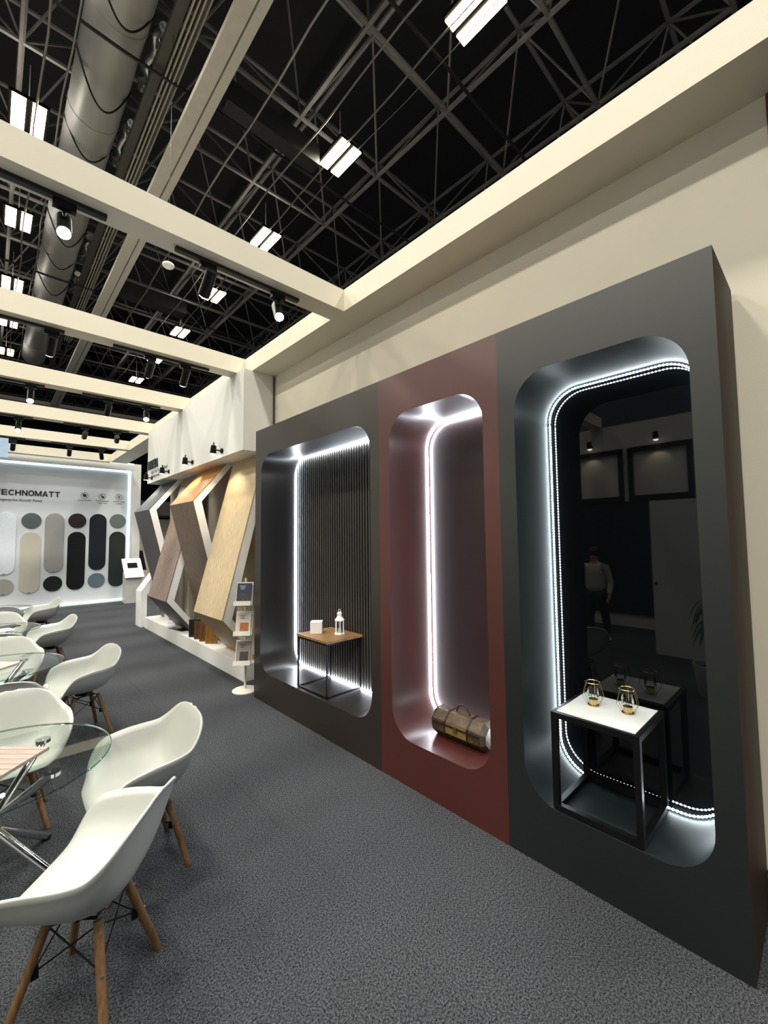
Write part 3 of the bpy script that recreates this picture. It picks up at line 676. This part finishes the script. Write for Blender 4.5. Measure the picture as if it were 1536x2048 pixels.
for y in (-3.17, -2.95):
    R2 = R_+.006; o2 = [(.33+R2*math.cos(PI/8+PI*k/4), cz+R2*math.sin(PI/8+PI*k/4)) for k in range(8)]
    b = MB(); n = 8
    A = [b.bm.verts.new((x, y-.007, z)) for x, z in o2]; B = [b.bm.verts.new((x, y+.007, z)) for x, z in o2]
    for k in range(n): b._f((A[k], A[(k+1) % n], B[(k+1) % n], B[k]))
    b.build('strap', M_strap, t)
b = MB(); ff = .33-R_*math.cos(PI/8)
b.box((ff-.006, -3.28, cz+.012), (ff+.002, -2.83, cz+.026)); b.build('lid_seam', M_strap, t)
b = MB(); b.box((ff-.012, -3.075, cz-.012), (ff-.002, -3.045, cz+.034)); b.build('clasp', mat('brass_dull', (150, 126, 76), .35, metal=.9), t)
MB().box((ff-.003, -3.165, cz-.04), (ff+.001, -2.955, cz+.04)).build('front_patch', mat('patch_leather', (122, 100, 56), .5, var=.2, scale=14), t)
MB().tube([(.33, -3.06+.065*math.cos(a*PI/10), cz+R_-.012+.07*math.sin(a*PI/10)) for a in range(11)], .007, 8).build('handle', M_strap, t)

# marble table in the green niche
gx0, gx1, gy0, gy1, gz = .012, .50, -4.45, -3.96, .95
t = thing('marble_table', 'black square-tube metal table with a white marble top in the green niche', 'side table', (.26, -4.2, .362))
q = .034
b = MB(); b.box((gx0, gy0, gz-q-.004), (gx0+q, gy1, gz-.004)); b.box((gx1-q, gy0, gz-q-.004), (gx1, gy1, gz-.004)); b.box((gx0+q, gy0, gz-q-.004), (gx1-q, gy0+q, gz-.004)); b.box((gx0+q, gy1-q, gz-q-.004), (gx1-q, gy1, gz-.004))
b.build('top_rail', mat('dark_iron', (30, 32, 33), .38, metal=.7, var=.12, scale=8), t)
for x in (gx0, gx1-q):
    for y in (gy0, gy1-q): box('leg', (x, y, .366), (x+q, y+q, gz-q-.004), MATS['dark_iron'], t)
b = MB(); b.box((gx0, gy0+q, .366), (gx0+q, gy1-q, .366+q)); b.box((gx1-q, gy0+q, .366), (gx1, gy1-q, .366+q)); b.box((gx0+q, gy0, .366), (gx1-q, gy0+q, .366+q)); b.box((gx0+q, gy1-q, .366), (gx1-q, gy1, .366+q)); b.build('foot_rail', MATS['dark_iron'], t)
box('marble_top', (gx0+q*.8, gy0+q*.8, gz-.022), (gx1-q*.8, gy1-q*.8, gz), mat('white_marble', (226, 230, 230), .12, var=.06, scale=5), t)
# candle holders
M_gold = mat('gold_wire', (214, 190, 132), .25, metal=1., var=.04)
def holder(x, y, label):
    z = .95; t = thing('candle_holder', label, 'candle holder', (x, y, z), 'gold wire candle holders')
    MB().lathe([(.036, z), (.036, z+.004), (.03, z+.006)], (x, y, 0), 24).build('foot', M_gold, t)
    MB().lathe([(.025, z+.006), (.027, z+.04), (.025, z+.04), (.023, z+.009)], (x, y, 0), 24).build('candle_cup', M_gold, t, smooth=True)
    MB().lathe([(.036, z+.045), (.036, z+.105)], (x, y, 0), 24, False).build('glass_cup', thin_glass('cup_glass', (.9, .92, .92)), t, smooth=True)
    MB().tube([(x+.043*math.cos(a*PI/12), y+.043*math.sin(a*PI/12), z+.145) for a in range(24)], .0028, 6, True).build('top_ring', M_gold, t)
    b = MB()
    for k in range(6):
        a = PI*k/3+.2; c, s_ = math.cos(a), math.sin(a)
        b.tube([(x+.034*c, y+.034*s_, z+.004), (x+.066*c, y+.066*s_, z+.055), (x+.043*c, y+.043*s_, z+.145)], .0016, 5)
        a2 = a+PI/3; b.tube([(x+.066*c, y+.066*s_, z+.055), (x+.066*math.cos(a2), y+.066*math.sin(a2), z+.055)], .0016, 5) if False else None
    b.build('wire_cage', M_gold, t)
holder(.286, -4.114, 'gold wire candle holder, left one on the marble table')
holder(.307, -4.307, 'gold wire candle holder, right one on the marble table')

# ------------------------------------------------------------------ chairs
VR = [((0,.275,.425),(.17,.268,.434)),((0,.25,.443),(.235,.24,.475)),((0,.20,.440),(.287,.212,.57)),((0,.12,.426),(.312,.155,.645)),((0,.02,.415),(.318,.04,.672)),((0,-.09,.422),(.312,-.07,.68)),((0,-.15,.45),(.292,-.155,.688)),((0,-.19,.51),(.268,-.20,.713)),((0,-.215,.60),(.238,-.235,.748)),((0,-.24,.70),(.198,-.262,.785)),((0,-.262,.78),(.13,-.28,.812)),((0,-.281,.823),(.03,-.287,.824))]
def shell_mesh():
    def cr(P, t):
        n = len(P)-1; i = min(int(t), n-1); f = t-i; g = lambda k: Vector(P[max(0, min(n, k))])
        p0, p1, p2, p3 = g(i-1), g(i), g(i+1), g(i+2)
        return .5*((2*p1)+(p2-p0)*f+(2*p0-5*p1+4*p2-p3)*f*f+(3*p1-p0-3*p2+p3)*f**3)
    C_, R_2 = [v[0] for v in VR], [v[1] for v in VR]; NV, NU = 44, 12
    b = MB(); G = []
    for i in range(NV+1):
        t = (len(VR)-1)*i/NV; c, r = cr(C_, t), cr(R_2, t)
        k = Vector((r.x*.9, c.y*.8+r.y*.2, c.z*.92+r.z*.08)); row = []
        for j in range(-NU, NU+1):
            s_ = abs(j)/NU; q = (1-s_)**2*c+2*s_*(1-s_)*k+s_*s_*r
            # rolled outer lip
            lip = max(0, (s_-.86)/.14)**2
            q = q+Vector((.014*lip, 0, -.004*lip))*min(1, r.x/.2) if s_ > .86 else q
            row.append(b.bm.verts.new((math.copysign(q.x, j) if j else 0, q.y, q.z)))
        G.append(row)
    for i in range(NV):
        for j in range(2*NU): b._f((G[i][j], G[i][j+1], G[i+1][j+1], G[i+1][j]))
    return b
def make_chair(label):
    t = thing('shell_chair', label, 'chair', (0, 0, 0), 'white shell armchairs round the tables')
    M_sh = mat('shell_plastic', (180, 183, 178), .38, var=.015, scale=5)
    o = shell_mesh().build('seat_shell', M_sh, t)
    for p in o.data.polygons: p.use_smooth = True
    s = o.modifiers.new('thickness', 'SOLIDIFY'); s.thickness = .011; s.offset = 0
    M_leg = wood('beech_leg', (112, 82, 52), (142, 108, 72), .45, (20, 20, 2), 4.)
    legs = []
    for sx, sy in ((1, 1), (-1, 1), (-1, -1), (1, -1)):
        foot, top = Vector((sx*.205, sy*.2, 0)), Vector((sx*.10, sy*.10, .392)); legs.append((foot, top))
        l = MB().cyl(foot, foot.lerp(top, .12), .0145, .0165, 16).cyl(foot.lerp(top, .12), top, .0165, .0185, 16).build('leg', M_leg, t, smooth=True)
        for f in (.58, .9):
            c = foot.lerp(top, f); d = Vector((sx, sy, 0)).normalized(); MB().cyl(c+d*.012, c+d*.0235, .006, n=8).build('screw', mat('screw_zinc', (190, 188, 180), .25, metal=.9), l)
        b = MB()
        for f in (.58,): 
            c = foot.lerp(top, f); d = -Vector((sx, sy, 0)).normalized(); b.obox(c+d*.024, d, (-d.y, d.x, 0), (0, 0, 1), .012, .012, .02)
        b.build('bracket', M_bmetal(), l)
    b = MB()
    for i in range(4):
        for j in ((i+1) % 4, (i-1) % 4):
            a = legs[i][0].lerp(legs[i][1], .58)*.93; a.z = legs[i][0].lerp(legs[i][1], .58).z; c = legs[j][0].lerp(legs[j][1], .93)*.9; c.z = .37
            b.tube([a, c], .0035, 6)
    for i in range(4): 
        a, c = legs[i][0].lerp(legs[i][1], .58)*.93, legs[(i+2) % 4][0].lerp(legs[(i+2) % 4][1], .58)*.93
    for i in range(4): b.tube([(legs[i][1].x*.8, legs[i][1].y*.8, .385), (legs[(i+1) % 4][1].x*.8, legs[(i+1) % 4][1].y*.8, .385)], .006, 6)
    b.build('wire_base', M_bmetal(), t)
    b = MB(); b.cyl((0, 0, .385), (0, 0, .412), .06, .07, 20); b.build('mount_plate', M_bmetal(), t)
    return t
def ch_rz(deg): return math.radians(deg-90)
chair0 = make_chair('white shell armchair at the lower left corner, nearest to the viewer')
chair0.location = (-2.18, -2.83, 0); chair0.rotation_euler = (0, 0, ch_rz(139)); chair0.scale = (1.05,)*3
for x, y, a, lab in (
    (-1.80, -2.13, 180, 'white shell armchair pulled out right of the nearest table, second from the viewer'),
    (-1.785, .31, 190, 'white shell armchair right of the second table, its wooden legs all showing'),
    (-1.825, 3.03, 187, 'white shell armchair right of the third table'),
    (-1.74, 5.75, 187, 'white shell armchair right of the farthest table, before the far wall'),
    (-2.40, -1.08, 268, 'white shell armchair behind the nearest glass table, seen through the glass'),
    (-2.38, 1.45, 270, 'white shell armchair behind the second glass table, seen through the glass'),
    (-2.40, 3.95, 268, 'white shell armchair behind the third glass table'),
    (-2.47, -.22, 92, 'white shell armchair with its back to the viewer, tucked under the second table'),
    (-2.44, 2.31, 90, 'white shell armchair with its back to the viewer, tucked under the third table'),
    (-2.36, 5.27, 90, 'white shell armchair with its back to the viewer, tucked under the farthest table')):
    clone(chair0, (x, y, 0), ch_rz(a), lab).scale = (1.08 if y < -2 else 1.06,)*3

# ------------------------------------------------------------------ glass tables
def make_table(label):
    t = thing('glass_table', label, 'table', (0, 0, 0), 'round glass tables'); r, z = .6, .74
    MB().lathe([(r-.004, z-.012), (r, z-.009), (r, z-.003), (r-.004, z)], (0, 0, 0), 72, False).build('glass_edge', thin_glass('glass_edge', (.10, .42, .36), 1.6), t, smooth=True)
    b = MB(); b.poly([((r-.004)*math.cos(2*PI*k/72), (r-.004)*math.sin(2*PI*k/72), z) for k in range(72)]); b.build('glass_top', thin_glass('glass_top', (.86, .93, .90), 1.62), t)
    for k in range(4):
        a = PI/4+k*PI/2; c, s_ = math.cos(a), math.sin(a); ca, sa = math.cos(a+.12), math.sin(a+.12)
        top, ft = Vector((.385*c, .385*s_, z-.03)), Vector((-.52*ca, -.52*sa, .02))
        l = MB().cyl(top, ft, .023, n=16).build('leg', M_chrome(), t, smooth=True)
        MB().lathe([(.03, z-.04), (.042, z-.034), (.042, z-.014)], (top.x, top.y, 0), 20).build('support_disc', M_chrome(), l, smooth=True)
        MB().lathe([(.026, 0), (.026, .03)], (ft.x, ft.y, 0), 16).build('foot_cap', M_black(), l)
    MB().lathe([(.07, .36), (.075, .38), (.075, .42), (.07, .44)], (0, 0, 0), 24).build('centre_hub', M_chrome(), t, smooth=True)
    return t
tab = make_table('nearest round glass table, holding a pale wooden sample board'); tab.location = (-2.53, -1.84, 0)
for x, y, lab in ((-2.5, .75, 'second round glass table from the viewer'), (-2.52, 3.27, 'third round glass table from the viewer'), (-2.46, 5.8, 'farthest round glass table, before the far wall')): clone(tab, (x, y, 0), 0, lab)
def board(x, y, rz, wd, label, h=.25, th=.02):
    t = thing('sample_board', label, 'sample board', (x, y, .7405), 'sample boards on the glass tables', rz)
    b = MB(); b.box((x-h, y-h, .7405), (x+h, y+h, .7405+th))
    b2 = b
    b2.build('board', wd, t, bevel=.001)
    b = MB()
    for k in range(9): b.box((x-h+.002, y-h+.055*k+.02, .7405+th), (x+h-.002, y-h+.055*k+.0235, .7405+th+.0006))
    b.build('plank_grooves', mat('groove_dark', (110, 88, 74), .6), t)
    return t
W_smp = wood('sample_planks', (150, 132, 122), (180, 160, 150), .5, (1.5, 30, 30))
board(-2.60, -1.82, math.radians(-45), W_smp, 'pale wooden plank sample board lying on the nearest glass table')
board(-2.62, .74, math.radians(-45), wood('sample_planks_grey', (172, 160, 150), (206, 196, 186), .5, (1.5, 30, 30)), 'pale grey-brown sample board lying on the second glass table')
tag(MB().obox((-2.32, 3.42, .748), (1, .35, 0), (-.35, 1, 0), (0, 0, 1), .14, .1, .006).build('black_folder', M_black(), bevel=.002), 'flat black folder lying on the third glass table', 'folder')
tag(MB().obox((-2.36, 3.12, .746), (1, .2, 0), (-.2, 1, 0), (0, 0, 1), .1, .14, .004).build('paper_leaflet', M_lac()), 'white paper leaflet lying on the third glass table', 'leaflet')
tag(MB().obox((-2.42, 5.72, .746), (1, .1, 0), (-.1, 1, 0), (0, 0, 1), .16, .12, .004).build('paper_leaflet', M_lac()), 'white paper leaflet lying on the farthest glass table', 'leaflet')

# ------------------------------------------------------------------ stand opposite (seen mirrored in the black gloss back)
t = thing('opposite_stand', 'white stand with framed panels mirrored in the green niche', 'exhibition stand', (-6.85, -1.5, 0))
box('stand_wall', (-6.95, -8, 0), (-6.8, 10.6, ZB), M_white(), t)
box('dark_wall_panel', (-6.8, -6.2, .28), (-6.77, .6, 2.78), mat('panel_navy', (34, 38, 52), .5), t)
b = MB()
for y0, y1 in ((-2.05, -.7), (-3.35, -2.15)):
    for (a0, a1, c0, c1) in ((y0, y1, 3.88, 3.98), (y0, y1, 2.78, 2.9), (y0, y0+.1, 2.9, 3.88), (y1-.1, y1, 2.9, 3.88)): b.box((-6.8, a0, c0), (-6.74, a1, c1))
b.build('panel_frame', M_black(), t)
box('white_cupboard', (-5.35, -4.4, 0), (-4.75, -3.05, 2.62), M_white(), t)
box('cupboard_knob', (-4.75, -3.12, 1.18), (-4.73, -3.08, 1.22), M_black(), t)
for i, y in enumerate((-1.4, -2.75)):
    s = thing('arm_spotlight', ['warm small arm spotlight above the left framed panel, mirrored in the black back', 'warm small arm spotlight above the right framed panel, mirrored in the black back'][i], 'spotlight', (-6.8, y, 4.12), 'arm spotlights on the opposite stand')
    MB().tube([(-6.8, y, 4.12), (-6.62, y, 4.15)], .014, 8).build('arm', M_bmetal(), s)
    MB().cyl((-6.58, y, 4.22), (-6.62, y, 4.06), .05, .06, 14).build('lamp_body', M_bmetal(), s)
    MB().sphere((-6.62, y, 4.05), .05, 12, 8, .5).build('lens', glow('warm_lens', (255, 240, 214), 30.), s)
    spot('arm_light', (-6.62, y, 4.0), (-6.8, y, 3.0), 22., (255, 236, 200), 90)

# person mirrored in the black back
def skin(name, pts, edges, radii, m, parent, root=0, sub=2):
    me = bpy.data.meshes.new(name); o0 = root_loc(parent); me.from_pydata([tuple(Vector(p)-o0) for p in pts], edges, [])
    o = bpy.data.objects.new(name, me); COL.objects.link(o); o.parent = parent
    md = o.modifiers.new('skin', 'SKIN'); md.use_smooth_shade = True
    for i, r in enumerate(radii):
        v = me.skin_vertices[0].data[i]; v.radius = (r, r) if not isinstance(r, tuple) else r; v.use_root = (i == root)
    s = o.modifiers.new('sub', 'SUBSURF'); s.levels = sub; s.render_levels = sub
    me.materials.append(m); return o
px, py = -4.9, -2.05
P = thing('person', 'person in a pale grey jacket and dark trousers mirrored in the black back', 'person', (px, py, 0))
def L(x, y, z): return (px+x, py+y, z)
bpts = [L(0,0,.98), L(0,0,1.15), L(.01,0,1.33), L(.01,0,1.45), L(.02,0,1.53), L(.04,0,1.62), L(.04,0,1.72),
        L(0,.1,.92), L(.03,.11,.5), L(0,.12,.09), L(.14,.13,.04), L(0,-.1,.92), L(-.12,-.11,.5), L(-.24,-.11,.11), L(-.1,-.12,.05),
        L(.01,.19,1.42), L(-.03,.25,1.13), L(.1,.24,.9), L(.13,.24,.82), L(.01,-.19,1.42), L(-.05,-.25,1.13), L(.06,-.25,.9), L(.09,-.25,.82)]
bed = [(0,1),(1,2),(2,3),(3,4),(4,5),(5,6),(0,7),(7,8),(8,9),(9,10),(0,11),(11,12),(12,13),(13,14),(3,15),(15,16),(16,17),(17,18),(3,19),(19,20),(20,21),(21,22)]
brad = [(.13,.16),.13,(.13,.17),(.08,.1),.055,.09,.08, .085,.06,.042,.035,.085,.06,.042,.035,.055,.042,.03,.032,.055,.042,.03,.032]
for s0, base in ((1, 18), (-1, 22)):
    hx, hy, hz = bpts[base]
    for k in range(4):
        i = len(bpts); bpts += [(hx+.02-.013*k+.01, hy, hz-.045), (hx+.03-.013*k, hy-s0*.012, hz-.085+.008*abs(k-1))]; bed += [(base, i), (i, i+1)]; brad += [.009, .007]
    i = len(bpts); bpts += [(hx+.04, hy-s0*.02, hz-.02), (hx+.05, hy-s0*.03, hz-.05)]; bed += [(base, i), (i, i+1)]; brad += [.01, .008]
skin('body', bpts, bed, brad, mat('skin_tone', (196, 150, 124), .5), P)
jp = [L(0,0,.9), L(0,0,1.15), L(.01,0,1.33), L(.01,0,1.46), L(.01,.19,1.42), L(-.03,.25,1.13), L(.1,.24,.9), L(.01,-.19,1.42), L(-.05,-.25,1.13), L(.06,-.25,.9)]
skin('jacket', jp, [(0,1),(1,2),(2,3),(3,4),(4,5),(5,6),(3,7),(7,8),(8,9)], [(.17,.21),(.16,.19),(.16,.2),(.1,.12),.075,.062,.05,.075,.062,.05], mat('jacket_grey', (196, 190, 176), .8, var=.1, scale=8), P)
skin('trousers', [L(0,0,.95), L(0,.1,.88), L(.03,.11,.5), L(0,.12,.1), L(0,-.1,.88), L(-.12,-.11,.5), L(-.24,-.11,.12)], [(0,1),(1,2),(2,3),(0,4),(4,5),(5,6)], [(.14,.17),.11,.08,.065,.11,.08,.065], mat('trousers_dark', (26, 26, 30), .8), P)
for fx, fy in ((.06, .12), (-.17, -.115)): MB().sphere(L(fx, fy, .045), .075, 12, 8, .55).build('shoe', M_lac(), P, smooth=True)
MB().sphere(L(.02, 0, 1.70), .108, 16, 12, 1.1).build('hair', mat('hair_dark', (30, 24, 20), .7, bump=.5, bscale=80), P, smooth=True)

# potted plant mirrored in the black back
qx, qy = -3.0, -4.1
t = thing('potted_plant', 'drooping leafy plant in a pale pot mirrored at the right of the black back', 'plant', (qx, qy, 0))
MB().lathe([(.13, 0), (.15, .02), (.2, .40), (.185, .40), (.17, .34)], (qx, qy, 0), 28).build('pot', mat('pot_pale', (206, 204, 198), .5), t, smooth=True)
MB().lathe([(.001, .335), (.175, .335), (.175, .345), (.001, .35)], (qx, qy, 0), 20).build('soil', mat('soil', (40, 30, 24), .9), t)
b = MB(); b.cyl((qx, qy, .34), (qx+.01, qy, .95), .018, .012, 8); b.build('stem', mat('stem_green', (70, 84, 52), .6), t)
b = MB()
for k in range(22):
    a = k*2.4; L_ = .2+.05*random.random(); z0 = .8+.02*k; pr = None; w_ = .035
    for j in range(6):
        f = j/5; r_ = L_*f; z = z0+.18*f-.42*f*f; ww = w_*math.sin(PI*min(.97, f*.9+.08))
        c = Vector((qx+r_*math.cos(a), qy+r_*math.sin(a), z)); sd_ = Vector((-math.sin(a), math.cos(a), 0))*ww
        cur = (b.bm.verts.new(c+sd_), b.bm.verts.new(c+Vector((0, 0, -.012))), b.bm.verts.new(c-sd_))
        if pr: b._f((pr[0], pr[1], cur[1], cur[0])); b._f((pr[1], pr[2], cur[2], cur[1]))
        pr = cur
b.build('foliage', mat('leaf_green', (62, 86, 54), .45, var=.2, scale=10), t, smooth=True)
